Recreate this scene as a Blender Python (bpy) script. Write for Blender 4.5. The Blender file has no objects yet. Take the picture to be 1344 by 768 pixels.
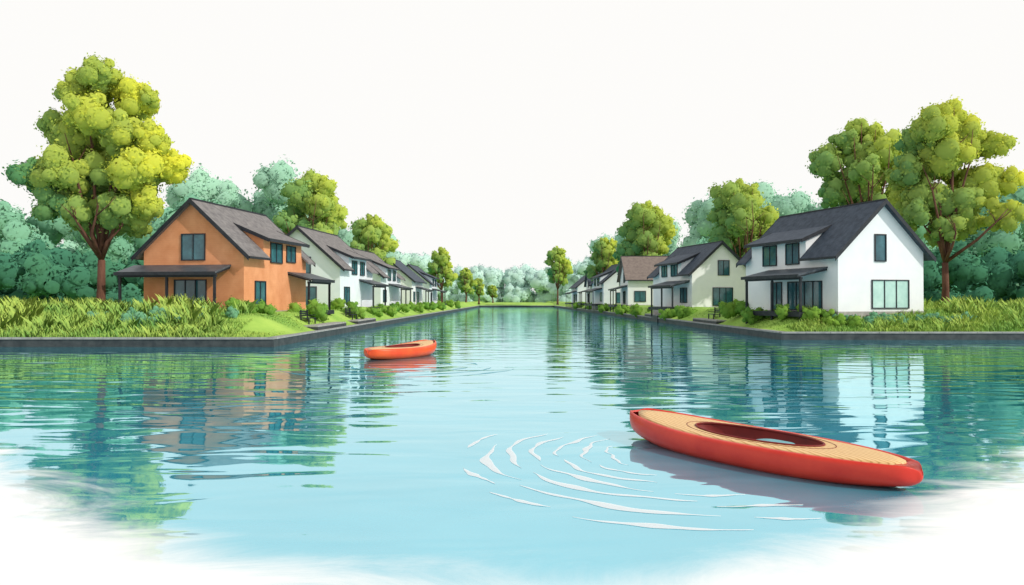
import bpy, bmesh, math, random
import numpy as np
from mathutils import Vector, Matrix
random.seed(7); rng=np.random.default_rng(7)
S=bpy.context.scene
col=S.collection

# ---------------------------------------------------------------- materials
def newmat(name):
    m=bpy.data.materials.new(name); m.use_nodes=True
    nt=m.node_tree; nt.nodes.clear()
    out=nt.nodes.new('ShaderNodeOutputMaterial')
    return m,nt,out
def N(nt,t,**kw):
    n=nt.nodes.new(t)
    for k,v in kw.items():
        if k in n.inputs: n.inputs[k].default_value=v
        else: setattr(n,k,v)
    return n
def ramp(nt,stops):
    r=nt.nodes.new('ShaderNodeValToRGB'); e=r.color_ramp.elements
    e[0].position=stops[0][0]; e[0].color=(*stops[0][1],1)
    e[1].position=stops[-1][0]; e[1].color=(*stops[-1][1],1)
    for p,c in stops[1:-1]:
        x=e.new(p); x.color=(*c,1)
    return r
def noisy(name,c1,c2,scale=2.0,rough=0.7,bump=0.0,bscale=20,stretch=(1,1,1),spec=0.3,coat=0.0,siding=None,sidedir='Z'):
    m,nt,out=newmat(name); L=nt.links.new
    tc=N(nt,'ShaderNodeTexCoord'); mp=N(nt,'ShaderNodeMapping'); mp.inputs['Scale'].default_value=stretch
    L(tc.outputs['Object'],mp.inputs['Vector'])
    nz=N(nt,'ShaderNodeTexNoise',Scale=scale,Detail=6.0,Roughness=0.6); L(mp.outputs[0],nz.inputs['Vector'])
    r=ramp(nt,[(0.3,c1),(0.7,c2)]); L(nz.outputs['Fac'],r.inputs[0])
    p=N(nt,'ShaderNodeBsdfPrincipled',Roughness=rough); p.inputs['Specular IOR Level'].default_value=spec
    p.inputs['Coat Weight'].default_value=coat
    L(r.outputs[0],p.inputs['Base Color'])
    h=None
    if siding:
        w=N(nt,'ShaderNodeTexWave',Scale=siding,Distortion=0.15); w.wave_type='BANDS'; w.bands_direction=sidedir; w.wave_profile='SAW'
        L(tc.outputs['Object'],w.inputs['Vector'])
        b=N(nt,'ShaderNodeBump',Strength=0.35,Distance=0.03); L(w.outputs['Fac'],b.inputs['Height']); h=b
        mx=N(nt,'ShaderNodeMixRGB',blend_type='MULTIPLY'); mx.inputs[0].default_value=1
        rr=ramp(nt,[(0.0,(0.8,0.8,0.8)),(0.12,(1,1,1))]); L(w.outputs['Fac'],rr.inputs[0])
        L(r.outputs[0],mx.inputs[1]); L(rr.outputs[0],mx.inputs[2]); L(mx.outputs[0],p.inputs['Base Color'])
    if bump:
        n2=N(nt,'ShaderNodeTexNoise',Scale=bscale,Detail=4.0); L(mp.outputs[0],n2.inputs['Vector'])
        b=N(nt,'ShaderNodeBump',Strength=bump,Distance=0.05); L(n2.outputs['Fac'],b.inputs['Height'])
        if h: L(h.outputs[0],b.inputs['Normal'])
        h=b
    if h: L(h.outputs[0],p.inputs['Normal'])
    L(p.outputs[0],out.inputs[0]); return m
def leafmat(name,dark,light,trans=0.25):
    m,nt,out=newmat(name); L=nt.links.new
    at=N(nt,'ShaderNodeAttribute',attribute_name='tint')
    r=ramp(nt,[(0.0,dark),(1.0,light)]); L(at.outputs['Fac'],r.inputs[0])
    d=N(nt,'ShaderNodeBsdfDiffuse',Roughness=0.5); t=N(nt,'ShaderNodeBsdfTranslucent')
    L(r.outputs[0],d.inputs[0]); L(r.outputs[0],t.inputs[0])
    mx=N(nt,'ShaderNodeMixShader'); mx.inputs[0].default_value=trans
    L(d.outputs[0],mx.inputs[1]); L(t.outputs[0],mx.inputs[2]); L(mx.outputs[0],out.inputs[0]); return m

M={}
M['orange']=noisy('terracotta_render',(.66,.255,.11),(.80,.36,.18),1.0,.85,.1,30,siding=2.6)
M['white']=noisy('white_render',(.75,.76,.77),(.84,.84,.83),.8,.8,.08,30)
M['white2']=noisy('cool_white_render',(.68,.74,.78),(.78,.81,.83),.8,.8,.08,30)
M['roofgrey']=noisy('grey_roof_tiles',(.13,.12,.12),(.25,.23,.22),2.5,.75,.15,14,siding=1.6,sidedir='Z')
M['roofnavy']=noisy('slate_roof_tiles',(.035,.047,.065),(.08,.10,.13),2.5,.7,.15,14,siding=1.6,sidedir='Z')
M['roofbrown']=noisy('brown_roof_tiles',(.16,.125,.11),(.25,.20,.17),2.5,.75,.15,14,siding=1.6,sidedir='Z')
M['trim']=noisy('dark_trim',(.012,.015,.02),(.03,.033,.04),3,.5)
M['glass']=noisy('window_glass',(.015,.06,.08),(.05,.17,.20),1.2,.06,spec=.7)
M['glasslight']=noisy('curtained_glass',(.34,.56,.50),(.55,.76,.68),1.0,.1,spec=.5)
M['stone']=noisy('kerb_stone',(.22,.22,.21),(.38,.37,.35),3,.8,.2,20)
M['kerbdark']=noisy('dark_quay_wall',(.02,.026,.03),(.07,.075,.075),2,.6,.2,20)  # plain darker tone than the coping stone
M['deck']=noisy('terrace_paving',(.28,.27,.25),(.42,.40,.37),3,.8,.15,20)
M['soil']=noisy('lawn',(.22,.42,.06),(.40,.58,.10),.35,.9,.3,12)
M['bark']=noisy('bark',(.07,.03,.02),(.18,.08,.05),3,.9,.5,12,(1,1,.25))
M['grass']=leafmat('grass_blades',(.14,.42,.11),(.66,.80,.17),.3)
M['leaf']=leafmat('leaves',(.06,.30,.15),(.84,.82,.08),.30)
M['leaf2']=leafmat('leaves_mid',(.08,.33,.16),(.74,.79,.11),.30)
M['bush']=leafmat('bush_leaves',(.07,.27,.06),(.40,.58,.08),.25)
M['sage']=leafmat('sage_leaves',(.10,.34,.18),(.30,.54,.32),.2)
M['darkwood']=leafmat('dark_wood_leaves',(.045,.18,.13),(.11,.31,.16),.1)
M['haze1']=leafmat('hazy_wood_leaves',(.17,.42,.29),(.30,.56,.35),.1)  # distance haze mixed into the leaf colour, paler for the farther woods
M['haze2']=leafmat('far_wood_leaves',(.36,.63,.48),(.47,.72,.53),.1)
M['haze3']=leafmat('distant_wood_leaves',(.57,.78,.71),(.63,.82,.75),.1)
M['red']=noisy('red_hull_paint',(.58,.022,.012),(.72,.045,.02),2,.4,coat=.12,spec=.35)
M['orangehull']=noisy('orange_hull_paint',(.72,.055,.01),(.82,.10,.015),2,.4,coat=.12,spec=.35)
M['redin']=noisy('cockpit_liner',(.13,.012,.011),(.24,.022,.018),2,.6)
M['seat']=noisy('seat_fabric',(.16,.38,.42),(.25,.5,.52),4,.7)
def wood():
    m,nt,out=newmat('kayak_deck_wood'); L=nt.links.new
    tc=N(nt,'ShaderNodeTexCoord')
    w=N(nt,'ShaderNodeTexWave',Scale=4.2,Distortion=2.6,Detail=2.0); w.inputs['Detail Scale'].default_value=1.5
    w.wave_type='BANDS'; w.bands_direction='Y'
    mp=N(nt,'ShaderNodeMapping'); mp.inputs['Rotation'].default_value=(0,0,.25); L(tc.outputs['Object'],mp.inputs[0]); L(mp.outputs[0],w.inputs['Vector'])
    r=ramp(nt,[(0.0,(.52,.27,.09)),(0.25,(.74,.47,.20)),(1,(.80,.54,.25))]); L(w.outputs['Fac'],r.inputs[0])
    p=N(nt,'ShaderNodeBsdfPrincipled',Roughness=.55); L(r.outputs[0],p.inputs['Base Color']); L(p.outputs[0],out.inputs[0]); return m
M['wood']=wood()

# ---------------------------------------------------------------- mesh helpers
def mkobj(name,verts,faces,mat,parent=None,smooth=False,recalc=True):
    me=bpy.data.meshes.new(name); me.from_pydata([tuple(v) for v in verts],[],faces)
    if recalc:
        bm=bmesh.new(); bm.from_mesh(me); bmesh.ops.recalc_face_normals(bm,faces=bm.faces); bm.to_mesh(me); bm.free()
    me.materials.append(mat)
    if smooth: me.polygons.foreach_set('use_smooth',[True]*len(me.polygons))
    o=bpy.data.objects.new(name,me); col.objects.link(o)
    if parent: o.parent=parent
    return o
def empty(name,loc=(0,0,0),rz=0):
    e=bpy.data.objects.new(name,None); e.location=loc; e.rotation_euler=(0,0,rz); e.empty_display_size=.5; col.objects.link(e); return e
class MB:
    def __init__(s): s.v=[]; s.f=[]
    def hexa(s,p):
        b=len(s.v); s.v+=p
        s.f+=[(b,b+3,b+2,b+1),(b+4,b+5,b+6,b+7),(b,b+1,b+5,b+4),(b+1,b+2,b+6,b+5),(b+2,b+3,b+7,b+6),(b+3,b,b+4,b+7)]
    def box(s,x0,x1,y0,y1,z0,z1):
        s.hexa([(x0,y0,z0),(x1,y0,z0),(x1,y1,z0),(x0,y1,z0),(x0,y0,z1),(x1,y0,z1),(x1,y1,z1),(x0,y1,z1)])
    def prism(s,poly,y0,y1):
        b=len(s.v); n=len(poly)
        s.v+=[(x,y0,z) for x,z in poly]+[(x,y1,z) for x,z in poly]
        s.f+=[tuple(range(b,b+n)),tuple(range(b+2*n-1,b+n-1,-1))]
        for i in range(n):
            j=(i+1)%n; s.f.append((b+i,b+j,b+n+j,b+n+i))
    def tube(s,pts,rad,n=7):
        b=len(s.v); P=[Vector(p) for p in pts]
        for i,p in enumerate(P):
            d=(P[min(i+1,len(P)-1)]-P[max(i-1,0)]).normalized()
            a=d.cross(Vector((0.3,1,0.1))).normalized(); c=d.cross(a)
            for k in range(n):
                t=2*math.pi*k/n
                s.v.append(tuple(p+(a*math.cos(t)+c*math.sin(t))*rad[i]))
        for i in range(len(P)-1):
            for k in range(n):
                k2=(k+1)%n
                s.f.append((b+i*n+k,b+i*n+k2,b+(i+1)*n+k2,b+(i+1)*n+k))
        s.f.append(tuple(range(b+n-1,b-1,-1))); s.f.append(tuple(range(b+(len(P)-1)*n,b+len(P)*n)))

# ---------------------------------------------------------------- foliage
def fib(n):
    i=np.arange(n)+.5; ph=np.arccos(1-2*i/n); th=math.pi*(1+5**.5)*i
    return np.stack([np.cos(th)*np.sin(ph),np.sin(th)*np.sin(ph),np.cos(ph)],1)
_bm=bmesh.new(); bmesh.ops.create_icosphere(_bm,subdivisions=2,radius=1)
ICOV=np.array([v.co[:] for v in _bm.verts]); ICOF=np.array([[v.index for v in f.verts] for f in _bm.faces]); _bm.free()
def foliage(name,majors,leaf,mat,parent=None,nsub=9,dens=1.0,core=True,tb=None,subr=(.24,.56),gmix=.5):
    V=[];F3=[];F4=[];NR=[];T=[]; base=0
    for (x,y,z,r) in majors:
        c=np.array([x,y,z]); mt=rng.normal(0,.065)
        dirs=fib(nsub)+rng.normal(0,.28,(nsub,3)); dirs/=np.linalg.norm(dirs,axis=1)[:,None]
        subs=[(c,r*.74)]+[(c+d*r*.62*rng.uniform(.85,1.3),r*rng.uniform(*subr)) for d in dirs]
        for k,(sc,sr) in enumerate(subs):
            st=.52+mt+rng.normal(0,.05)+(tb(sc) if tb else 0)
            if core:
                cv=sc+ICOV*sr*.84*(1+.12*np.sin(ICOV[:,[0]]*7+k)*np.cos(ICOV[:,[2]]*6+k))
                V.append(cv); NR.append(ICOV*(1-gmix)+(cv-c)/r*gmix); T.append(np.full(len(cv),st-.05)); F3.append(ICOF+base); base+=len(cv)
            n=max(12,int(dens*4*math.pi*sr*sr/(leaf*leaf)*.68))
            d=rng.normal(0,1,(n,3)); d/=np.linalg.norm(d,axis=1)[:,None]
            lump=1+.13*np.sin(d[:,[0]]*6+k*1.7)*np.cos(d[:,[2]]*5+k)
            p=sc+d*sr*lump*(.82+.42*rng.uniform(0,1,(n,1))**2.2)
            nn=d+rng.normal(0,.45,(n,3)); nn/=np.linalg.norm(nn,axis=1)[:,None]
            a=np.cross(nn,rng.normal(0,1,(n,3))); a/=np.linalg.norm(a,axis=1)[:,None]; b=np.cross(nn,a)
            s=leaf*rng.uniform(.35,.75,(n,1))
            q=np.stack([p-a*s,p-b*s*.6,p+a*s,p+b*s*.6],1).reshape(-1,3)
            nr=d*(1-gmix)+(p-c)/r*gmix+rng.normal(0,.08,(n,3))
            V.append(q); NR.append(np.repeat(nr,4,0)); T.append(np.repeat(st+rng.normal(0,.05,n),4))
            F4.append(np.arange(4*n).reshape(-1,4)+base); base+=4*n
    V=np.concatenate(V); NR=np.concatenate(NR); NR/=np.linalg.norm(NR,axis=1)[:,None]; T=np.clip(np.concatenate(T),0,1)
    F4=np.concatenate(F4); loops=F4.reshape(-1); n4=len(F4)
    starts=np.arange(n4)*4; tot=np.full(n4,4)
    if F3:
        F3=np.concatenate(F3); starts=np.concatenate([starts,n4*4+np.arange(len(F3))*3]); tot=np.concatenate([tot,np.full(len(F3),3)]); loops=np.concatenate([loops,F3.reshape(-1)])
    me=bpy.data.meshes.new(name); me.vertices.add(len(V)); me.vertices.foreach_set('co',V.reshape(-1))
    me.loops.add(len(loops)); me.loops.foreach_set('vertex_index',loops)
    me.polygons.add(len(starts)); me.polygons.foreach_set('loop_start',starts); me.polygons.foreach_set('loop_total',tot)
    me.update(calc_edges=True)
    me.polygons.foreach_set('use_smooth',[True]*len(starts))
    at=me.attributes.new('tint','FLOAT','POINT'); at.data.foreach_set('value',T.astype(np.float32))
    me.normals_split_custom_set_from_vertices(NR.tolist())
    me.materials.append(mat)
    o=bpy.data.objects.new(name,me); col.objects.link(o)
    if parent: o.parent=parent
    return o

def tree(name,X,Y,zb,majors=None,top=None,width=None,bottom=None,mat='leaf',leaf=.26,seed=0,depth=.8,trunk=.30):
    e=empty(name,(X,Y,zb)); R=random.Random(seed)
    if majors is None:
        H=top-bottom; majors=[]; w=width/2
        n=15; lean=R.uniform(-.15,.15)*w
        for i in range(n):
            t=(i+.5)/n
            prof=math.sin(math.pi*min(1,(t*.80+.16)))**.7
            ww=w*prof
            ang=i*2.4+R.uniform(-.5,.5); rr=ww*.66*R.uniform(.65,1.25)*(0.35 if t>.9 else 1)
            majors.append((lean*t+math.cos(ang)*rr,math.sin(ang)*rr*depth,bottom+H*(t*.84+.06),w*R.uniform(.28,.44)*(1 if t<.85 else .75)))
        majors.append((0,0,bottom+H*.4,w*.5)); majors.append((0,0,bottom+H*.65,w*.42))
    else:
        mm=[]
        for (x,z,r) in majors:
            y=R.uniform(-1,.4)*r*1.1; mm.append((x,y,z,r)); mm.append((x*.75+R.uniform(-.6,.6),y+r*1.5,z-.3,r*.95))
        majors=mm
    zs=[m[2] for m in majors]; zmid=(min(zs)+max(zs))/2; hx=max(abs(m[0]) for m in majors)+.1
    hz=(max(zs)-min(zs))/2
    mj=[(x,y,z-zb,r) for x,y,z,r in majors]
    foliage('crown',mj,leaf,M[mat],e,nsub=10,tb=lambda c:.28*(c[0]/hx)+.15*((c[2]+zb-zmid)/hz))  # sunlit right side and top of the crown painted into the leaf tint
    mb=MB(); zf=min(zs)-zb
    fork=(R.uniform(-.2,.2),0,zf*.62)
    tr=trunk
    mb.tube([(0,0,-.4),(.0,0,.25),(.05,0,zf*.3),fork],[tr*1.5,tr*1.1,tr*.85,tr*.75],9)
    sel=R.sample(mj,min(len(mj),11))
    for m in sel:
        tgt=(m[0]*.85,m[1]-m[3]*.95,m[2]+m[3]*.2)
        mid=(fork[0]+(tgt[0]-fork[0])*.4+R.uniform(-.3,.3),(tgt[1])*.6-.3,fork[2]+(tgt[2]-fork[2])*.42)
        mid2=(fork[0]+(tgt[0]-fork[0])*.75+R.uniform(-.2,.2),tgt[1]*.95,fork[2]+(tgt[2]-fork[2])*.74)
        mb.tube([fork,mid,mid2,tgt],[tr*.5,tr*.34,tr*.2,tr*.07],6)
        for q in range(2):
            e2=(mid2[0]+R.uniform(-1.4,1.4),mid2[1]-.2,mid2[2]+R.uniform(.5,1.4))
            mb.tube([mid2,((mid2[0]+e2[0])/2+.1,mid2[1]-.15,(mid2[2]+e2[2])/2),e2],[tr*.17,tr*.11,tr*.04],5)
    mkobj('trunk',mb.v,mb.f,M['bark'],e,smooth=True)
    return e

# ---------------------------------------------------------------- world + sun + camera
sd=Vector((.80,-.46,.66)).normalized()
elev=math.asin(sd.z); az=math.atan2(sd.x,sd.y)
w=bpy.data.worlds.new('World'); S.world=w; w.use_nodes=True; nt=w.node_tree; nt.nodes.clear(); L=nt.links.new
out=N(nt,'ShaderNodeOutputWorld'); bg=N(nt,'ShaderNodeBackground',Strength=1.0)
sky=N(nt,'ShaderNodeTexSky'); sky.sky_type='NISHITA'; sky.sun_disc=False; sky.sun_elevation=elev; sky.sun_rotation=az
sc=N(nt,'ShaderNodeMixRGB',blend_type='MULTIPLY'); sc.inputs[0].default_value=1; sc.inputs[2].default_value=(.12,.12,.12,1)
L(sky.outputs[0],sc.inputs[1])
tc=N(nt,'ShaderNodeTexCoord'); sx=N(nt,'ShaderNodeSeparateXYZ'); L(tc.outputs['Generated'],sx.inputs[0])
mr=N(nt,'ShaderNodeMapRange'); mr.inputs['From Min'].default_value=.42; mr.inputs['From Max'].default_value=.85; mr.inputs['To Min'].default_value=1; mr.inputs['To Max'].default_value=.45
mr.interpolation_type='SMOOTHSTEP'
L(sx.outputs['Z'],mr.inputs['Value'])
mx=N(nt,'ShaderNodeMixRGB'); L(mr.outputs[0],mx.inputs[0]); L(sc.outputs[0],mx.inputs[1]); mx.inputs[2].default_value=(.985,.975,.955,1)
L(mx.outputs[0],bg.inputs[0]); L(bg.outputs[0],out.inputs[0])
sun=bpy.data.lights.new('sun','SUN'); sun.energy=2.9; sun.angle=math.radians(.6); sun.color=(1,.95,.87)
so=bpy.data.objects.new('sun',sun); so.rotation_euler=(-sd).to_track_quat('-Z','Y').to_euler(); so.location=(20,-10,40); col.objects.link(so)
cam=bpy.data.cameras.new('camera'); co=bpy.data.objects.new('camera',cam); col.objects.link(co); S.camera=co
cam.lens=36*1000/1344; cam.clip_end=6000; cam.clip_start=.1
co.location=(0,0,2.5); co.rotation_euler=(math.radians(90+.52),0,0)
S.view_settings.view_transform='Standard'; S.view_settings.look='None'; S.view_settings.exposure=0

# ---------------------------------------------------------------- water
def water():
    m,nt,out=newmat('lake_water'); L=nt.links.new
    tc=N(nt,'ShaderNodeTexCoord')
    mp=N(nt,'ShaderNodeMapping'); mp.inputs['Scale'].default_value=(.45,1.25,1); L(tc.outputs['Object'],mp.inputs[0])
    n1=N(nt,'ShaderNodeTexNoise',Scale=.75,Detail=1.5,Roughness=.4,Distortion=.8); L(mp.outputs[0],n1.inputs['Vector'])
    mp2=N(nt,'ShaderNodeMapping'); mp2.inputs['Scale'].default_value=(.12,.5,1); L(tc.outputs['Object'],mp2.inputs[0])
    n2=N(nt,'ShaderNodeTexNoise',Scale=.7,Detail=2.0,Roughness=.5,Distortion=.8); L(mp2.outputs[0],n2.inputs['Vector'])
    b1=N(nt,'ShaderNodeBump',Strength=1.0,Distance=.034); L(n1.outputs['Fac'],b1.inputs['Height'])
    b2=N(nt,'ShaderNodeBump',Strength=1.0,Distance=.03); L(n2.outputs['Fac'],b2.inputs['Height']); L(b1.outputs[0],b2.inputs['Normal'])
    g=N(nt,'ShaderNodeBsdfGlossy',Roughness=.03); g.inputs['Color'].default_value=(.72,.96,1.0,1); L(b2.outputs[0],g.inputs['Normal'])
    d=N(nt,'ShaderNodeBsdfDiffuse')
    n3=N(nt,'ShaderNodeTexNoise',Scale=.22,Detail=5.0,Roughness=.6); L(tc.outputs['Object'],n3.inputs['Vector'])
    r=ramp(nt,[(.3,(.02,.38,.52)),(.7,(.06,.50,.66))]); L(n3.outputs['Fac'],r.inputs[0]); L(r.outputs[0],d.inputs[0])
    fr=N(nt,'ShaderNodeFresnel',IOR=1.33); L(b2.outputs[0],fr.inputs['Normal'])
    fm=N(nt,'ShaderNodeMapRange'); fm.inputs['From Max'].default_value=.65; fm.inputs['To Min'].default_value=.38; fm.inputs['To Max'].default_value=.94; L(fr.outputs[0],fm.inputs['Value'])
    ms=N(nt,'ShaderNodeMixShader'); L(fm.outputs[0],ms.inputs[0]); L(d.outputs[0],ms.inputs[1]); L(g.outputs[0],ms.inputs[2])
    s=N(nt,'ShaderNodeSeparateXYZ'); L(tc.outputs['Object'],s.inputs[0])
    def mth(op,a,b=None,c=None):
        n=N(nt,'ShaderNodeMath',operation=op)
        for i,v in enumerate((a,b,c)):
            if v is None: continue
            if isinstance(v,(int,float)): n.inputs[i].default_value=v
            else: L(v,n.inputs[i])
        return n.outputs[0]
    xx=mth('MULTIPLY',s.outputs['X'],1.20); q=mth('SQRT',mth('MULTIPLY_ADD',xx,xx,40.0))
    q=mth('MINIMUM',q,16.5)
    n4=N(nt,'ShaderNodeTexNoise',Scale=.42,Detail=8.0,Roughness=.65,Distortion=.9)
    mp4=N(nt,'ShaderNodeMapping'); mp4.inputs['Scale'].default_value=(.7,1.6,1); L(tc.outputs['Object'],mp4.inputs[0]); L(mp4.outputs[0],n4.inputs['Vector'])
    wob=mth('MULTIPLY',mth('SUBTRACT',n4.outputs['Fac'],.5),4.4)
    wob=mth('MULTIPLY',wob,mth('MULTIPLY',q,.085))
    dd=mth('ADD',mth('SUBTRACT',s.outputs['Y'],q),wob)
    mm=N(nt,'ShaderNodeMapRange'); mm.interpolation_type='SMOOTHSTEP'; mm.inputs['From Min'].default_value=-.4; mm.inputs['From Max'].default_value=1.1; L(dd,mm.inputs['Value'])
    ch=N(nt,'ShaderNodeBsdfDiffuse'); ch.inputs[0].default_value=(.86,.86,.84,1)
    m2=N(nt,'ShaderNodeMixShader'); L(mm.outputs[0],m2.inputs[0]); L(ch.outputs[0],m2.inputs[1]); L(ms.outputs[0],m2.inputs[2])
    L(m2.outputs[0],out.inputs[0]); return m
mkobj('water',[(-900,-60,0),(900,-60,0),(900,3000,0),(-900,3000,0)],[(0,1,2,3)],water(),recalc=False)

# ---------------------------------------------------------------- land
YL,YR,YF=40.0,47.0,252.0
def bankL(y): return -12.5+min(1,(y-YL)/210)*1.7
def bankR(y): return 16.6-min(1,(y-YR)/210)*2.8
def sm(t): t=max(0,min(1,t)); return t*t*(3-2*t)
def hland(dx,dy): return .46+1.15*sm(dx/3.2)*sm(dy/6.0)
ys=list(np.arange(0,12,.5))+list(np.arange(12,60,3))+list(np.arange(60,212,12))
xs=list(np.arange(0,10,.4))+list(np.arange(10,60,5))+[60,90,150,300,800]
def land(name,side,y0,bank):
    yy=[y0+a for a in ys if y0+a<YF]+[YF]+[YF+3,YF+8,YF+30,YF+90,YF+300,YF+2500]; v=[];f=[]
    for y in yy:
        b=bank(min(y,YF))
        for x in xs:
            n=.08*math.sin(x*.7+y*.31)+.06*math.sin(y*.9-x*.23)
            z=hland(x,y-y0)+n*sm(min(x,y-y0)/3); v.append((b+side*x,y,z))
    nx=len(xs)
    for j in range(len(yy)-1):
        for i in range(nx-1):
            a=j*nx+i; q=(a,a+1,a+nx+1,a+nx) if side>0 else (a+1,a,a+nx,a+nx+1); f.append(q)
    return mkobj(name,v,f,M['soil'],smooth=True,recalc=False)
land('lawn_ground',-1,YL,bankL); land('lawn_ground',1,YR,bankR)
v=[];f=[]
for y in (YF,YF+4,YF+10,YF+40,YF+2500):
    for x in (bankL(YF)-.0,-4,4,bankR(YF)):
        v.append((x,y,.46+.75*sm((y-YF)/10)))
for j in range(4):
    for i in range(3): a=j*4+i; f.append((a,a+1,a+5,a+4))
mkobj('lawn_ground',v,f,M['soil'],recalc=False)
def kerb(name,pts,side):
    e=empty(name)
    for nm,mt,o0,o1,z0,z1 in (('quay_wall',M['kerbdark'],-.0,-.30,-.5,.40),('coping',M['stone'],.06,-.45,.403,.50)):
        mb=MB()
        for a,b in zip(pts[:-1],pts[1:]):
            A=Vector(a);B=Vector(b); d=(B-A).normalized(); n=Vector((d.y,-d.x))*side
            Ln=(B-A).length; k=max(1,min(60,int(Ln/1.5))) if nm=='coping' else 1
            for i in range(k):
                g=.012 if k>1 else 0
                p0=A+d*(Ln*i/k+g); p1=A+d*(Ln*(i+1)/k-g)
                P=[p0+n*o1,p1+n*o1,p1+n*o0,p0+n*o0]
                mb.hexa([(p.x,p.y,z0) for p in P]+[(p.x,p.y,z1) for p in P])
        mkobj(nm,mb.v,mb.f,mt,e)
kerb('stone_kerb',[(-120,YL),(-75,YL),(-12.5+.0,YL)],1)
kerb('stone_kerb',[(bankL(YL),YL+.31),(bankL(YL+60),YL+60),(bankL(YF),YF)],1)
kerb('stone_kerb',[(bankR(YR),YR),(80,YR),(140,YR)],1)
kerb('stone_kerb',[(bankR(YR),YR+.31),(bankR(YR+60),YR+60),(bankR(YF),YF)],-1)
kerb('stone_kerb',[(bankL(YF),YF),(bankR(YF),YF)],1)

# ---------------------------------------------------------------- grass
def grass(name,regions,mat,hfun,clumps=()):
    V=[];F=[];T=[];NR=[]; b=0
    blocks=[]
    for (x0,x1,y0,y1,n,h0,h1) in regions:
        blocks.append((rng.uniform(x0,x1,n),rng.uniform(y0,y1,n),rng.uniform(h0,h1,n),.24))
    for (cx,cy,n,h0,h1) in clumps:
        blocks.append((cx+rng.normal(0,.22,n),cy+rng.normal(0,.18,n),rng.uniform(h0,h1,n),.34))
    for (x,y,hh,sp) in blocks:
        n=len(x)
        z=np.array([hfun(a,c) for a,c in zip(x,y)])-.03
        patch=.5+.5*np.sin(x*.9+np.sin(y*.7)*2)*np.cos(x*.37+1.3)
        h=hh*(.6+.6*patch); an=rng.uniform(0,math.pi,n); wd=rng.uniform(.012,.032,n)
        lx=rng.normal(0,sp,n)*h; ly=rng.normal(0,.22,n)*h
        dx=np.cos(an)*wd; dy=np.sin(an)*wd
        q=np.stack([np.stack([x-dx,y-dy,z],1),np.stack([x+dx,y+dy,z],1),np.stack([x+dx*.6+lx*.35,y+dy*.6+ly*.35,z+h*.6],1),np.stack([x+lx,y+ly,z+h],1)],1)
        V.append(q.reshape(-1,3)); F.append(np.arange(4*n).reshape(-1,4)+b); b+=4*n
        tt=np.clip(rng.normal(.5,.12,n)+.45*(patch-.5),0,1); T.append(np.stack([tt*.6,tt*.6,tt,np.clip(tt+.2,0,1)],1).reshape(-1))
    V=np.concatenate(V);F=np.concatenate(F);T=np.concatenate(T)
    me=bpy.data.meshes.new(name); me.from_pydata(V.tolist(),[],F.tolist())
    me.attributes.new('tint','FLOAT','POINT').data.foreach_set('value',T.astype(np.float32))
    me.polygons.foreach_set('use_smooth',[True]*len(F))
    NR=np.tile(np.array([[.15,-.25,.95]]),(len(V),1))+rng.normal(0,.12,(len(V),3)); NR/=np.linalg.norm(NR,axis=1)[:,None]
    me.normals_split_custom_set_from_vertices(NR.tolist())
    me.materials.append(mat); o=bpy.data.objects.new(name,me); col.objects.link(o)
hL=lambda x,y: hland(bankL(y)-x,y-YL); hR=lambda x,y: hland(x-bankR(y),y-YR)
R=random.Random(31)
clL=[(R.uniform(-34,-16.5),R.uniform(41,48.5),60,.5,1.15) for _ in range(90)]+[(R.uniform(-34,-15),R.uniform(40.5,41.5),40,.3,.7) for _ in range(50)]
clR=[(R.uniform(22.5,40),R.uniform(47.8,49.8),50,.35,.75) for _ in range(55)]+[(R.uniform(30,44),R.uniform(50,55),60,.5,1.15) for _ in range(45)]
grass('tall_grass',[(-40,-16.2,40.45,43.2,24000,.12,.34),(-40,-17.6,43,48,22000,.2,.6),(-17.6,-15.0,40.5,44,2600,.08,.3),(-16,-13.4,40.5,42.2,1500,.06,.2),(-50,-28,48,54,6000,.5,1.0)],M['grass'],hL,clL)
grass('tall_grass',[(18.0,48,47.45,50,22000,.12,.34),(20.5,48,50,54,16000,.2,.55),(28,55,54,60,6000,.5,1.0)],M['grass'],hR,clR)
grass('lawn_grass',[(-17.4,-13,40.5,50,12000,.04,.10),(-17,-12.6,50,75,6000,.04,.1)],M['grass'],hL)
grass('lawn_grass',[(17.1,21,47.6,52,5000,.04,.09),(17,21,52,80,6000,.04,.1)],M['grass'],hR)

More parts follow.
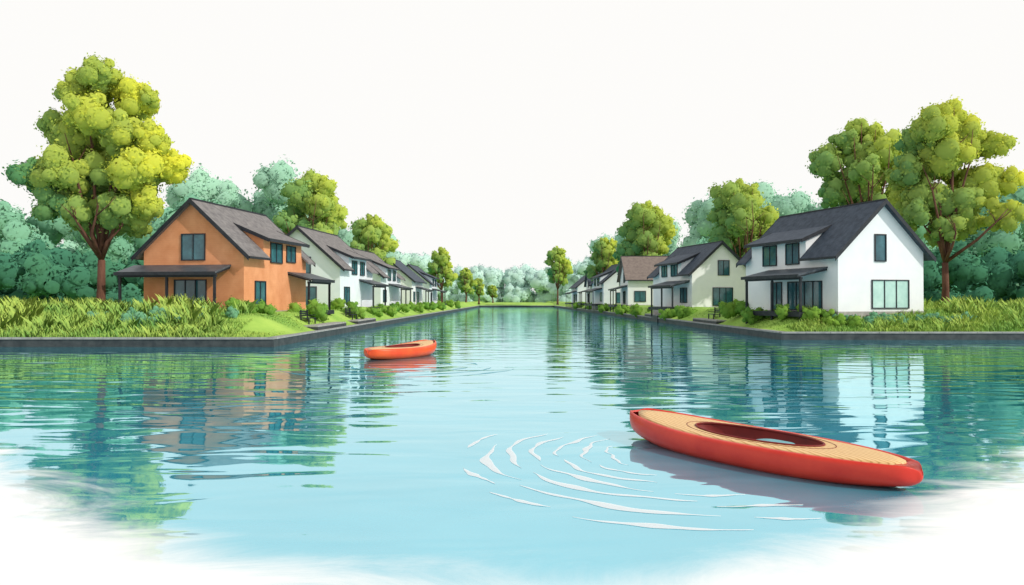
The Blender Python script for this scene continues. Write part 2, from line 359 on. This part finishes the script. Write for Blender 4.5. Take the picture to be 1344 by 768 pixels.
# ---------------------------------------------------------------- houses
def house(name,X,Y,Z,s,yaw,W=7.1,Ln=9.5,EH=4.1,RH=7.4,wall='white',roof='roofnavy',porch_front=False,porch_side=(0,5),dormer=(2.6,8.6),
          fwin=None):
    e=empty(name,(X,Y,Z),math.radians(yaw))
    Tm=lambda vs:[(-s*a,b,c) for a,b,c in vs]
    def part(n,mb,mat): return mkobj(n,Tm(mb.v),mb.f,M[mat],e)
    sl=(RH-EH)/(W/2)
    mb=MB(); mb.prism([(0,-1.2),(W,-1.2),(W,EH),(W/2,RH),(0,EH)],0,Ln); part('walls',mb,wall)
    mb=MB(); mb.box(-.03,W+.03,-.03,Ln+.03,-1.25,.10); part('plinth',mb,'deck')
    th=.16; oh=.55
    def slab(mb,u0,u1,y0,y1,f):
        z0,z1=f(u0),f(u1)
        mb.hexa([(u0,y0,z0+.01),(u1,y0,z1+.01),(u1,y1,z1+.01),(u0,y1,z0+.01),(u0,y0,z0+th),(u1,y0,z1+th),(u1,y1,z1+th),(u0,y1,z0+th)])
    fl=lambda u:EH+sl*u; fr=lambda u:EH+sl*(W-u)
    mb=MB()
    d0,d1=dormer if dormer else (Ln,Ln)
    slab(mb,W/2,W+oh,-.45,Ln+.45,fr)
    if dormer:
        slab(mb,-oh,W/2,-.45,d0,fl); slab(mb,.02,W/2,d0,d1,fl)
        if d1<Ln: slab(mb,-oh,W/2,d1,Ln+.45,fl)
    else: slab(mb,-oh,W/2,-.45,Ln+.45,fl)
    part('roof',mb,roof)
    mb=MB()
    for yb in (-.49,Ln+.452):
        for (ua,ub,ff) in ((-oh-.03,W/2,fl),(W/2,W+oh+.03,fr)):
            za,zb=ff(ua),ff(ub)
            mb.hexa([(ua,yb,za-.14),(ub,yb,zb-.14),(ub,yb+.038,zb-.14),(ua,yb+.038,za-.14),(ua,yb,za+th+.03),(ub,yb,zb+th+.03),(ub,yb+.038,zb+th+.03),(ua,yb+.038,za+th+.03)])
    mb.box(W/2-.09,W/2+.09,-.44,Ln+.44,RH+th-.06,RH+th+.05)
    ge=fl(-oh)
    mb.box(-oh-.12,-oh-.004,-.44,(d0 if dormer else Ln+.44),ge-.02,ge+.12)
    mb.box(W+oh+.004,W+oh+.12,-.44,Ln+.44,ge-.02,ge+.12)
    part('bargeboards',mb,'trim')
    if dormer:
        dz=1.05; k=.42; u2=dz/(sl-k); 
        mb=MB(); mb.prism([(-.012,EH-.02),(-.012,EH+dz),(u2-.03,EH+dz+k*(u2-.03)),(.3,EH+sl*.3-.02)],d0+.05,d1-.05); part('dormer_walls',mb,wall)
        mb=MB(); fd=lambda u:EH+dz+k*u
        slab(mb,-.5,u2+.15,d0-.15,d1+.15,fd); part('dormer_roof',mb,roof)
        mb=MB(); mb.box(-.60,-.503,d0-.16,d1+.16,fd(-.5)-.04,fd(-.5)+.17)
        for yb in (d0-.19,d1+.152):
            mb.hexa([(-.5,yb,fd(-.5)-.08),(u2,yb,fd(u2)-.08),(u2,yb+.037,fd(u2)-.08),(-.5,yb+.037,fd(-.5)-.08),(-.5,yb,fd(-.5)+.19),(u2,yb,fd(u2)+.19),(u2,yb+.037,fd(u2)+.19),(-.5,yb+.037,fd(-.5)+.19)])
        part('dormer_fascia',mb,'trim')
    gm=MB(); fm=MB(); gl2=MB()
    def win(face,a0,a1,z0,z1,nm=1,light=False,off=0.0,trans=0):
        G=gl2 if light else gm
        def bx(m,p0,p1,q0,q1,d0_,d1_):
            if face=='f': m.box(p0,p1,-d1_-off,-d0_-off,q0,q1)
            else: m.box(-d1_-off,-d0_-off,p0,p1,q0,q1)
        bx(G,a0,a1,z0,z1,-.05,.015)
        t=.07
        bx(fm,a0-t,a0,z0-t,z1+t,-.02,.075); bx(fm,a1,a1+t,z0-t,z1+t,-.02,.075)
        bx(fm,a0,a1,z1,z1+t,-.02,.072); bx(fm,a0,a1,z0-t,z0,-.02,.10)
        for i in range(1,nm):
            c=a0+(a1-a0)*i/nm; bx(fm,c-.03,c+.03,z0,z1,.016,.06)
    for wd in (fwin or []): win(*wd)
    part('glass',gm,'glass'); part('window_frames',fm,'trim')
    if gl2.v: part('light_glass',gl2,'glasslight')
    def porch(kind,a0,a1,dep,zt):
        r=MB(); p=MB(); fl_=MB()
        def bx(m,A0,A1,D0,D1,z0,z1):
            if kind=='f': m.box(A0,A1,-D1,-D0,z0,z1)
            else: m.box(-D1,-D0,A0,A1,z0,z1)
        def hx(m,A0,A1,D0,D1,zi,zo,t):
            if kind=='f': m.hexa([(A0,-D1,zo),(A1,-D1,zo),(A1,-D0,zi),(A0,-D0,zi),(A0,-D1,zo+t),(A1,-D1,zo+t),(A1,-D0,zi+t),(A0,-D0,zi+t)])
            else: m.hexa([(-D1,A0,zo),(-D1,A1,zo),(-D0,A1,zi),(-D0,A0,zi),(-D1,A0,zo+t),(-D1,A1,zo+t),(-D0,A1,zi+t),(-D0,A0,zi+t)])
        hx(r,a0,a1,.004,dep,zt+.55,zt,.10)
        bx(p,a0-.03,a1+.03,dep+.003,dep+.07,zt-.10,zt+.12)
        bx(p,a0+.05,a1-.05,dep-.38,dep-.22,zt-.22,zt-.06)
        for c in (a0+.18,(a0+a1)/2 if (a1-a0)>5.5 else a1-.18,a1-.18):
            bx(p,c-.07,c+.07,dep-.37,dep-.23,-1.0,zt-.2)
        for c in (a0+.1,a1-.1): hx(p,c-.05,c+.05,.01,dep-.1,zt+.40,zt-.08,.12)
        bx(fl_,a0-.1,a1+.1,.035,dep,-.25,.07)
        part('porch_roof',r,'porchroof'); part('porch_posts',p,'trim'); part('porch_floor',fl_,'trim')
    for pz in ([('f',)+porch_front] if porch_front else [])+([('s',)+porch_side] if porch_side else []): porch(*pz)
    return e
M['porchroof']=noisy('porch_roof_metal',(.05,.06,.075),(.10,.115,.13),2,.45,siding=1.2,sidedir='X')
house('orange_house',-17.6,50,1.6,1,-9,7.2,9.6,wall='orange',roof='roofgrey',porch_front=(.9,7.9,2.0,2.55),porch_side=(6.4,10.6,1.9,2.3),dormer=(2.6,8.8),
  fwin=[('f',2.8,4.4,3.55,5.2,2),('f',2.7,4.9,.15,2.15,3),('s',1.5,2.9,.5,2.1,2),('s',3.7,5.4,3.55,4.85,2,False,.012),('s',6.2,7.6,3.7,4.8,2,False,.012)])
house('white_house',21.4,50,1.6,-1,16,6.9,10.6,wall='white',roof='roofnavy',porch_side=(1.0,7.6,2.3,2.45),dormer=(3.2,9.8),
  fwin=[('f',2.95,3.75,3.5,5.2,1),('f',2.7,5.6,.35,2.15,3,True),('s',4.0,5.4,3.45,4.85,2,False,.012),('s',6.6,8.2,3.45,4.85,2,False,.012),('s',1.6,5.2,.2,2.1,4),('s',6.0,7.2,.2,2.1,2)])
gw=[('f',3.0,4.2,3.5,5.0,2),('f',2.4,4.6,.3,2.1,3),('s',1.2,2.8,.6,2.1,2),('s',3.6,5.2,3.5,4.8,2,False,.012),('s',6.4,7.8,3.5,4.8,2,False,.012)]
gs=[('f',3.0,4.2,3.5,5.0,2),('f',2.4,4.6,.3,2.1,3),('s',1.0,2.6,.6,2.1,2),('s',4,6,.2,2.1,2)]
house('white_house',-16.7,74,1.6,1,-6,8.4,11,EH=4.2,RH=7.9,wall='white2',roof='roofgrey',porch_side=(6,11,1.8,2.4),fwin=gw)
house('white_house',-16.9,98,1.6,1,-5,8,11,wall='white2',roof='roofgrey',porch_side=(4,10,2,2.4),fwin=gw)
house('white_house',-16.0,122,1.6,1,-3,8,10,wall='white',roof='roofnavy',porch_side=(3,9,2,2.4),dormer=None,fwin=gs)
house('white_house',-15.6,144,1.6,1,-3,8,10,wall='white2',roof='roofnavy',porch_side=(3,9,2,2.4),fwin=gw)
house('white_house',18.9,80,1.6,-1,12,6.6,10.5,EH=3.9,RH=6.9,wall='white',roof='roofnavy',porch_side=(.5,6.5,2.2,2.3),fwin=gw)
house('white_house',17.2,113,1.6,1,-90,8.0,9.5,wall='white',roof='roofbrown',porch_front=(0.5,7,2,2.4),porch_side=None,dormer=None,fwin=gs)
house('white_house',16.6,138,1.6,-1,6,8,10,wall='white2',roof='roofnavy',porch_side=(1,8,2,2.4),fwin=gw)
house('white_house',16.4,160,1.6,1,-90,8,9,wall='white',roof='roofnavy',porch_front=(0.5,7,2,2.4),porch_side=None,dormer=None,fwin=gs)
house('white_house',16,186,1.6,-1,4,8,10,wall='white2',roof='roofnavy',porch_side=(1,8,2,2.4),dormer=None,fwin=gs)

# ---------------------------------------------------------------- trees
A=[(.4,17.0,1.4),(2.05,15.75,1.4),(-1.5,16.05,1.4),(3.2,15.8,.8),(-.1,14.4,1.8),(-3,14.1,1.15),(-2,12.9,1.5),(1.6,13.4,1.8),(3.6,12.9,1.2),(4.6,11.4,1.2),(2.9,10.75,1.8),(.4,10.9,1.8),(-1.8,10.6,1.75),(-3.9,10.5,1.35),(-2.8,8.75,1.5),(-.8,8.1,1.4),(1.4,8.4,1.5),(3.4,8.6,1.2),(2.4,7.6,.9)]
B=[(.3,17.1,1.7),(-1.8,15.6,1.7),(1.8,15.3,1.7),(3.9,14.7,1.4),(0,13.8,2.1),(-3,12.6,1.35),(4.8,11.7,1.1),(3,12,1.9),(-1.5,10.8,1.9),(.9,10.2,1.8),(3.6,9,1.6),(-2.7,9.3,1.3),(-.3,8.1,1.3)]
A=[(x,z,r*.92) for x,z,r in A]; B=[(x,z,r*.94) for x,z,r in B]
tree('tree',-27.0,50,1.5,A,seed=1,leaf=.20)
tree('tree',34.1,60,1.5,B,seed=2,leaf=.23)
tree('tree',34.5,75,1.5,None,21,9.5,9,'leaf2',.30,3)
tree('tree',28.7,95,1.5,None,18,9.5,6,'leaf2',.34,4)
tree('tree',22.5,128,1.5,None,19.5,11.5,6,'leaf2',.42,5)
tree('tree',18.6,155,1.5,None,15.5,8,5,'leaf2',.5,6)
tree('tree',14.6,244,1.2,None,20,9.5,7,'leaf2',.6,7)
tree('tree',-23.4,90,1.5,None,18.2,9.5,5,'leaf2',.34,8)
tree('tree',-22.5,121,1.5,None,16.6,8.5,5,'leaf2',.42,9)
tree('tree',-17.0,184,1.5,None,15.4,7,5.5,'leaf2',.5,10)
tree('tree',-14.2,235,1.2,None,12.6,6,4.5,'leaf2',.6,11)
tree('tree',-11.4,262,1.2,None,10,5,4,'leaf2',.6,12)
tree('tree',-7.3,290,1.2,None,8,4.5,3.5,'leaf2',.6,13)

def woods(name,rows,mat,leaf,seed,nsub=7,dens=1.0):
    R=random.Random(seed); mj=[]
    for (x0,x1,y,zt,r,step,j) in rows:
        x=x0
        while x<x1:
            tp=zt+R.uniform(-j,j); z=tp-r
            k=0
            while z>1 and k<4:
                mj.append((x+R.uniform(-.4,.4)*r,y+R.uniform(-1,1)*r-k*.25*r,z,r*R.uniform(.8,1.15))); z-=r*1.35; k+=1
            x+=step*R.uniform(.75,1.25)
    foliage(name,mj,leaf,M[mat],None,nsub=nsub,gmix=.8,dens=dens)
woods('dark_woodland',[(-60,-29,66,6.0,2.0,2.4,.8),(-70,-38,76,8.0,2.4,3.4,1)],'darkwood',.35,21)
woods('dark_woodland',[(35,62,72,6.5,2.2,2.6,.9),(44,76,82,8.6,2.6,3.4,1)],'darkwood',.35,22)
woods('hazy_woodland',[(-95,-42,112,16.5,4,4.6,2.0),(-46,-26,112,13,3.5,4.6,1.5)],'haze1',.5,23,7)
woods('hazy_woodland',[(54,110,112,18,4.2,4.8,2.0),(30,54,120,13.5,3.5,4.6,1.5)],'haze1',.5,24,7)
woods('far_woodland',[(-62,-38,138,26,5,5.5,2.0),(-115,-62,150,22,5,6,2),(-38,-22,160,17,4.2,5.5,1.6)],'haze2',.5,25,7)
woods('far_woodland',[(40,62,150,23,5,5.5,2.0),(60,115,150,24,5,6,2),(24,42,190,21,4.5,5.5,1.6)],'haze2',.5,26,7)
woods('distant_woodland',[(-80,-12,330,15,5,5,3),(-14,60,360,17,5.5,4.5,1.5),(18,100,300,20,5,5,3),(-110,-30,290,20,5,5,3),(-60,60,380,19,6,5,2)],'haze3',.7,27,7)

# ---------------------------------------------------------------- shrubs
def bush(x,y,z,r,mat='bush',leaf=.14,name='bush'):
    e=empty(name,(x,y,z)); R=random.Random(int(x*100+y))
    mj=[(R.uniform(-.25,.25)*r*2+(i-1)*r*.65,R.uniform(-.3,.3)*r,r*.42+(r*.15 if i==1 else 0),r*.62) for i in range(3)]
    foliage('leaves',mj,leaf,M[mat],e,nsub=8,gmix=.7,subr=(.3,.5))
def shrubs(name,pts,mat,leaf):
    mj=[(x,y,z+r*.4,r) for x,y,z,r in pts]; foliage(name,mj,leaf,M[mat],None,nsub=7,gmix=.6)
for x,y,r in ((-16.9,47.5,.95),(-15.9,47.8,.75),(-14.4,55,1.15),(-13.9,66,.9),(-15.2,68.5,1.0),(-13.6,76,.9),(-13.6,82,1.0),(-13.6,86,1.1),(-13.9,92,1.0),(-13.3,104,1.2),(-13.4,118,1.2),(-12.9,135,1.3),(-12.9,160,1.5)):
    bush(x,y,hL(x,y)-.1,r,leaf=.11 if y<70 else .2)
for x,y,r in ((18.4,61,1.2),(19.2,60,1.0),(18.0,55.4,.95),(18.9,52.0,.85),(20.2,50.4,.85),(21.4,49.2,.75),(17.2,76,1.2),(16.6,80,1.2),(16.3,97,1.3),(16.2,108,1.2),(16.0,128,1.3),(15.6,150,1.4),(15.3,175,1.5)):
    bush(x,y,hR(x,y)-.1,r,leaf=.11 if y<70 else .2)
R=random.Random(5)
shrubs('flowering_shrubs',[(x,y,hL(x,y)+.05,R.uniform(.22,.42)) for x,y in [(-20.4+R.gauss(0,1.7),44.0+R.uniform(-.8,1.0)) for _ in range(34)]],'sage',.09)
shrubs('flowering_shrubs',[(x,y,hR(x,y)+.05,R.uniform(.22,.40)) for x,y in [(24.2+R.gauss(0,1.2),49.8+R.uniform(-.7,.6)) for _ in range(24)]+[(29.0+R.gauss(0,.9),50+R.uniform(-.6,.5)) for _ in range(14)]],'sage',.09)

# ---------------------------------------------------------------- terraces + garden furniture
def terrace(x0,x1,y0,y1,z,side):
    e=empty('stone_terrace',((x0+x1)/2,y0,0)); cx=(x0+x1)/2
    mb=MB(); mb.box(x0-cx,x1-cx,0,y1-y0,-.1,z-.1); mkobj('base',mb.v,mb.f,M['kerbdark'],e)
    mb=MB(); nx,ny=4,max(2,int((y1-y0)/1.2))
    for i in range(nx):
        for j in range(ny):
            a=(x1-x0)/nx; b=(y1-y0)/ny
            mb.box(x0-cx+i*a+.02,x0-cx+(i+1)*a-.02,j*b+.02,(j+1)*b-.02,z-.097,z)
    mkobj('paving_slabs',mb.v,mb.f,M['deck'],e)
def bench(x,y,z,rz):
    e=empty('garden_bench',(x,y,z),rz); mb=MB()
    for i in range(4): mb.box(-.9,.9,-.3+i*.15,-.18+i*.15,.40,.45)
    mkobj('seat',mb.v,mb.f,M['trim'],e); mb=MB()
    for i in range(3): mb.box(-.9,.9,.32,.36,.55+i*.14,.65+i*.14)
    mkobj('backrest',mb.v,mb.f,M['trim'],e); mb=MB()
    for sx_ in (-.8,.8):
        mb.box(sx_-.04,sx_+.04,-.3,-.22,0,.398); mb.box(sx_-.04,sx_+.04,.24,.318,0,1.0); mb.box(sx_-.035,sx_+.035,-.28,.24,.60,.65)
    mkobj('legs',mb.v,mb.f,M['trim'],e)
terrace(-15.0,-12.6,49.5,58,.80,-1); terrace(-14.8,-12.5,62,70,.80,-1)
terrace(16.6,18.2,62,70,.80,1); terrace(16.0,17.8,84,92,.80,1)
bench(-13.9,52,.80,math.radians(90)); bench(-13.6,64.5,.80,math.radians(90)); bench(17.5,66,.80,math.radians(-90))

# ---------------------------------------------------------------- kayaks
def kayak(name,A,Bp,Wd,h,hull,sheerA,sheerB,lift=0.0):
    A=Vector(A);Bp=Vector(Bp); c=(A+Bp)/2; d=Bp-A; Lh=d.length/2
    e=empty(name,(c.x,c.y,lift),math.atan2(d.y,d.x))
    hw=lambda t: Wd/2*max(0,1-abs(t)**2.2)**.60
    def rim(t): return h+(sheerA if t<0 else sheerB)*abs(t)**2.2
    prof=[(.79,.96),(.83,1.05),(.89,1.10),(.95,1.05),(.985,.92),(1.0,.72),(.985,.5),(.93,.28),(.82,.08),(.6,-.08),(.3,-.18),(0,-.2)]
    full=prof+[(-a,b) for a,b in prof[-2::-1]]
    n=96; v=[];f=[]; ts=[-math.cos(math.pi*i/n) for i in range(n+1)]
    for t in ts:
        r=rim(t)
        endk=max(0,(abs(t)-.93)/.07); rr=math.sqrt(max(0,1-endk**2)) if endk>0 else 1
        w_=hw(min(abs(t),.985))*max(rr,.02)
        k=.45*abs(t)**3.0; zc=.66
        for a,b in full:
            bb=(b+(1-b)*k); bb=zc+(bb-zc)*max(rr,.02); v.append((t*Lh,a*w_,r*bb))
    m=len(full)
    for i in range(n):
        for j in range(m-1):
            a=i*m+j; f.append((a,a+1,a+m+1,a+m))
        if abs(ts[i])>.885 and abs(ts[i+1])>.885:
            f.append((i*m+1,i*m+m-2,(i+1)*m+m-2,(i+1)*m+1))
    f.append(tuple(range(m))); f.append(tuple(range(n*m+m-1,n*m-1,-1)))
    mkobj('hull',v,f,M[hull],e,smooth=True)
    K=96; ca,cb,cx=Lh*.43,Wd*.285,.03*Lh; rows=8; TE=.915
    v=[];f=[]
    for k in range(K):
        th=2*math.pi*k/K; t=math.cos(th); t=math.copysign(abs(t)**.9,t); sg=1 if math.sin(th)>=0 else -1
        ow=.815*Wd/2*max(0,1-abs(t)**2.6)**.60; t*=TE; ow=min(ow,.815*hw(t)); ox,oy=t*Lh,(sg*ow if abs(math.sin(th))>1e-6 else 0)
        ix,iy=cx+ca*math.cos(th),cb*math.sin(th)
        for q in range(rows):
            s_=q/(rows-1); x=ox+(ix-ox)*s_; y=oy+(iy-oy)*s_
            z=rim(max(-1,min(1,x/Lh)))*1.0+.025+.025*math.sin(min(1,s_*2)*math.pi/2)
            v.append((x,y,z))
    for k in range(K):
        for q in range(rows-1):
            a=k*rows+q; b=((k+1)%K)*rows+q; f.append((a,a+1,b+1,b))
    b0=len(v)
    for k in range(K):
        x,y,z=v[k*rows]; v.append((x,y,z-.09))
    for k in range(K):
        k2=(k+1)%K; f.append((k*rows,k2*rows,b0+k2,b0+k))
    mkobj('deck',v,f,M['wood'],e,smooth=True)
    def ring(nm,ra,rb,rad,zoff,mat,segs=80):
        v=[];f=[];mm=8
        for k in range(segs):
            th=2*math.pi*k/segs; x=cx+ra*math.cos(th);y=rb*math.sin(th); nx,ny=math.cos(th)/ra,math.sin(th)/rb; l=math.hypot(nx,ny); nx/=l;ny/=l
            z=rim(x/Lh)+.05+zoff
            for j in range(mm):
                p=2*math.pi*j/mm; v.append((x+nx*math.cos(p)*rad,y+ny*math.cos(p)*rad,z+math.sin(p)*rad))
        for k in range(segs):
            for j in range(mm):
                f.append((k*mm+j,((k+1)%segs)*mm+j,((k+1)%segs)*mm+(j+1)%mm,k*mm+(j+1)%mm))
        mkobj(nm,v,f,M[mat],e,smooth=True)
    ring('coaming',ca,cb,.018,.006,'redin')
    ring('deck_inlay',ca*1.16,cb*1.20,.008,-.002,'redin')
    v=[];f=[]; lv=[(1.0,0),(.99,-.05),(.96,-.12),(.9,-.19),(.6,-.22),(0.02,-.225)]
    for (sc_,dz) in lv:
        for k in range(K):
            th=2*math.pi*k/K; x=cx+ca*sc_*math.cos(th); v.append((x,cb*sc_*math.sin(th),rim(x/Lh)+.045+dz))
    for i in range(len(lv)-1):
        for k in range(K):
            k2=(k+1)%K; f.append((i*K+k,i*K+k2,(i+1)*K+k2,(i+1)*K+k))
    mkobj('cockpit',v,f,M['redin'],e,smooth=True)
    v=[];f=[]
    zb=h-.165
    for (sx_,z) in ((.85,zb-.02),(1.0,zb+.03),(1.0,zb+.10),(.9,zb+.13),(.1,zb+.12)):
        for k in range(24):
            th=2*math.pi*k/24; cc=math.cos(th);ss=math.sin(th); cc=math.copysign(abs(cc)**.6,cc); ss=math.copysign(abs(ss)**.6,ss)
            v.append((cx+Lh*.10+.34*sx_*cc,cb*.74*sx_*ss,z))
    for i in range(4):
        for k in range(24):
            k2=(k+1)%24; f.append((i*24+k,i*24+k2,(i+1)*24+k2,(i+1)*24+k))
    f.append(tuple(range(4*24,5*24)))
    mkobj('seat',v,f,M['seat'],e,smooth=True)
    return e
kayak('kayak',(2.25,14.2),(5.30,9.85),1.65,.36,'red',.14,.0,-.03)
kayak('kayak',(-5.9,31.2),(-3.75,35.6),2.0,.42,'orangehull',.03,.22,-.02)

# ---------------------------------------------------------------- ripple strips, coloured in place of reflections
def stripmat(name,c,fac):
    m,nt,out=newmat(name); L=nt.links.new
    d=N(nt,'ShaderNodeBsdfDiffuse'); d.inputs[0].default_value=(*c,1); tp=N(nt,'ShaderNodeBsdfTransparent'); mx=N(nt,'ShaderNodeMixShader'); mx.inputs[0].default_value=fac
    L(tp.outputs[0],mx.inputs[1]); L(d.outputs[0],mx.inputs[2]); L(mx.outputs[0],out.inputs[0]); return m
def ripples(name,cx,cy,arcs,mat,ysc=1.0):
    v=[];f=[]; RR=random.Random(9)
    for (r,a0,a1,wd) in arcs:
        n=48; b=len(v)
        ph=RR.uniform(0,6)
        for i in range(n+1):
            t=i/n; a=math.radians(a0+(a1-a0)*t); w_=wd*math.sin(math.pi*t)**.8*(.7+.3*math.sin(t*9+ph)+.15*math.sin(t*23+ph))
            rr=r+.05*math.sin(a*7+ph)+.02*math.sin(a*19+ph)
            for q,zz in ((-.5,.004),(0,.009),(.5,.004)):
                v.append((cx+(rr+q*w_)*math.cos(a),cy+(rr+q*w_)*math.sin(a)*ysc,zz))
        for i in range(n):
            for q in (0,1): f.append((b+i*3+q,b+i*3+q+1,b+i*3+q+4,b+i*3+q+3))
    mkobj(name,v,f,mat,smooth=True)
mw=stripmat('ripple_pale_strip',(.84,.87,.87),.75); mt_=stripmat('ripple_teal_strip',(.10,.36,.42),.55)  # pale and teal strips paint the light and dark reflections of ripples
ripples('water_ripples',2.9,12.3,[(3.3,165,212,.17),(3.5,216,262,.20),(2.95,140,200,.15),(2.95,206,258,.18),(2.55,142,192,.14),(2.55,197,246,.16),(2.15,128,184,.12),(2.15,190,244,.14),(1.75,130,200,.11),(4.1,238,266,.16),(1.75,206,240,.10),(3.1,262,282,.11),(3.6,268,280,.10),(2.6,252,272,.10),(3.75,195,212,.13),(1.35,150,215,.08),(4.0,217,232,.12),(3.65,150,172,.12)],mw)
ripples('water_ripples',-4.2,28.6,[(2.6,190,300,.22),(2.6,310,350,.2),(3.4,195,265,.22),(3.5,275,350,.24),(1.8,180,330,.2),(2.0,10,60,.16),(2.9,10,50,.18),(2.8,130,170,.16),(1.1,180,350,.16),(4.4,300,345,.2),(3.6,150,178,.14),(4.3,205,245,.18)],mt_)
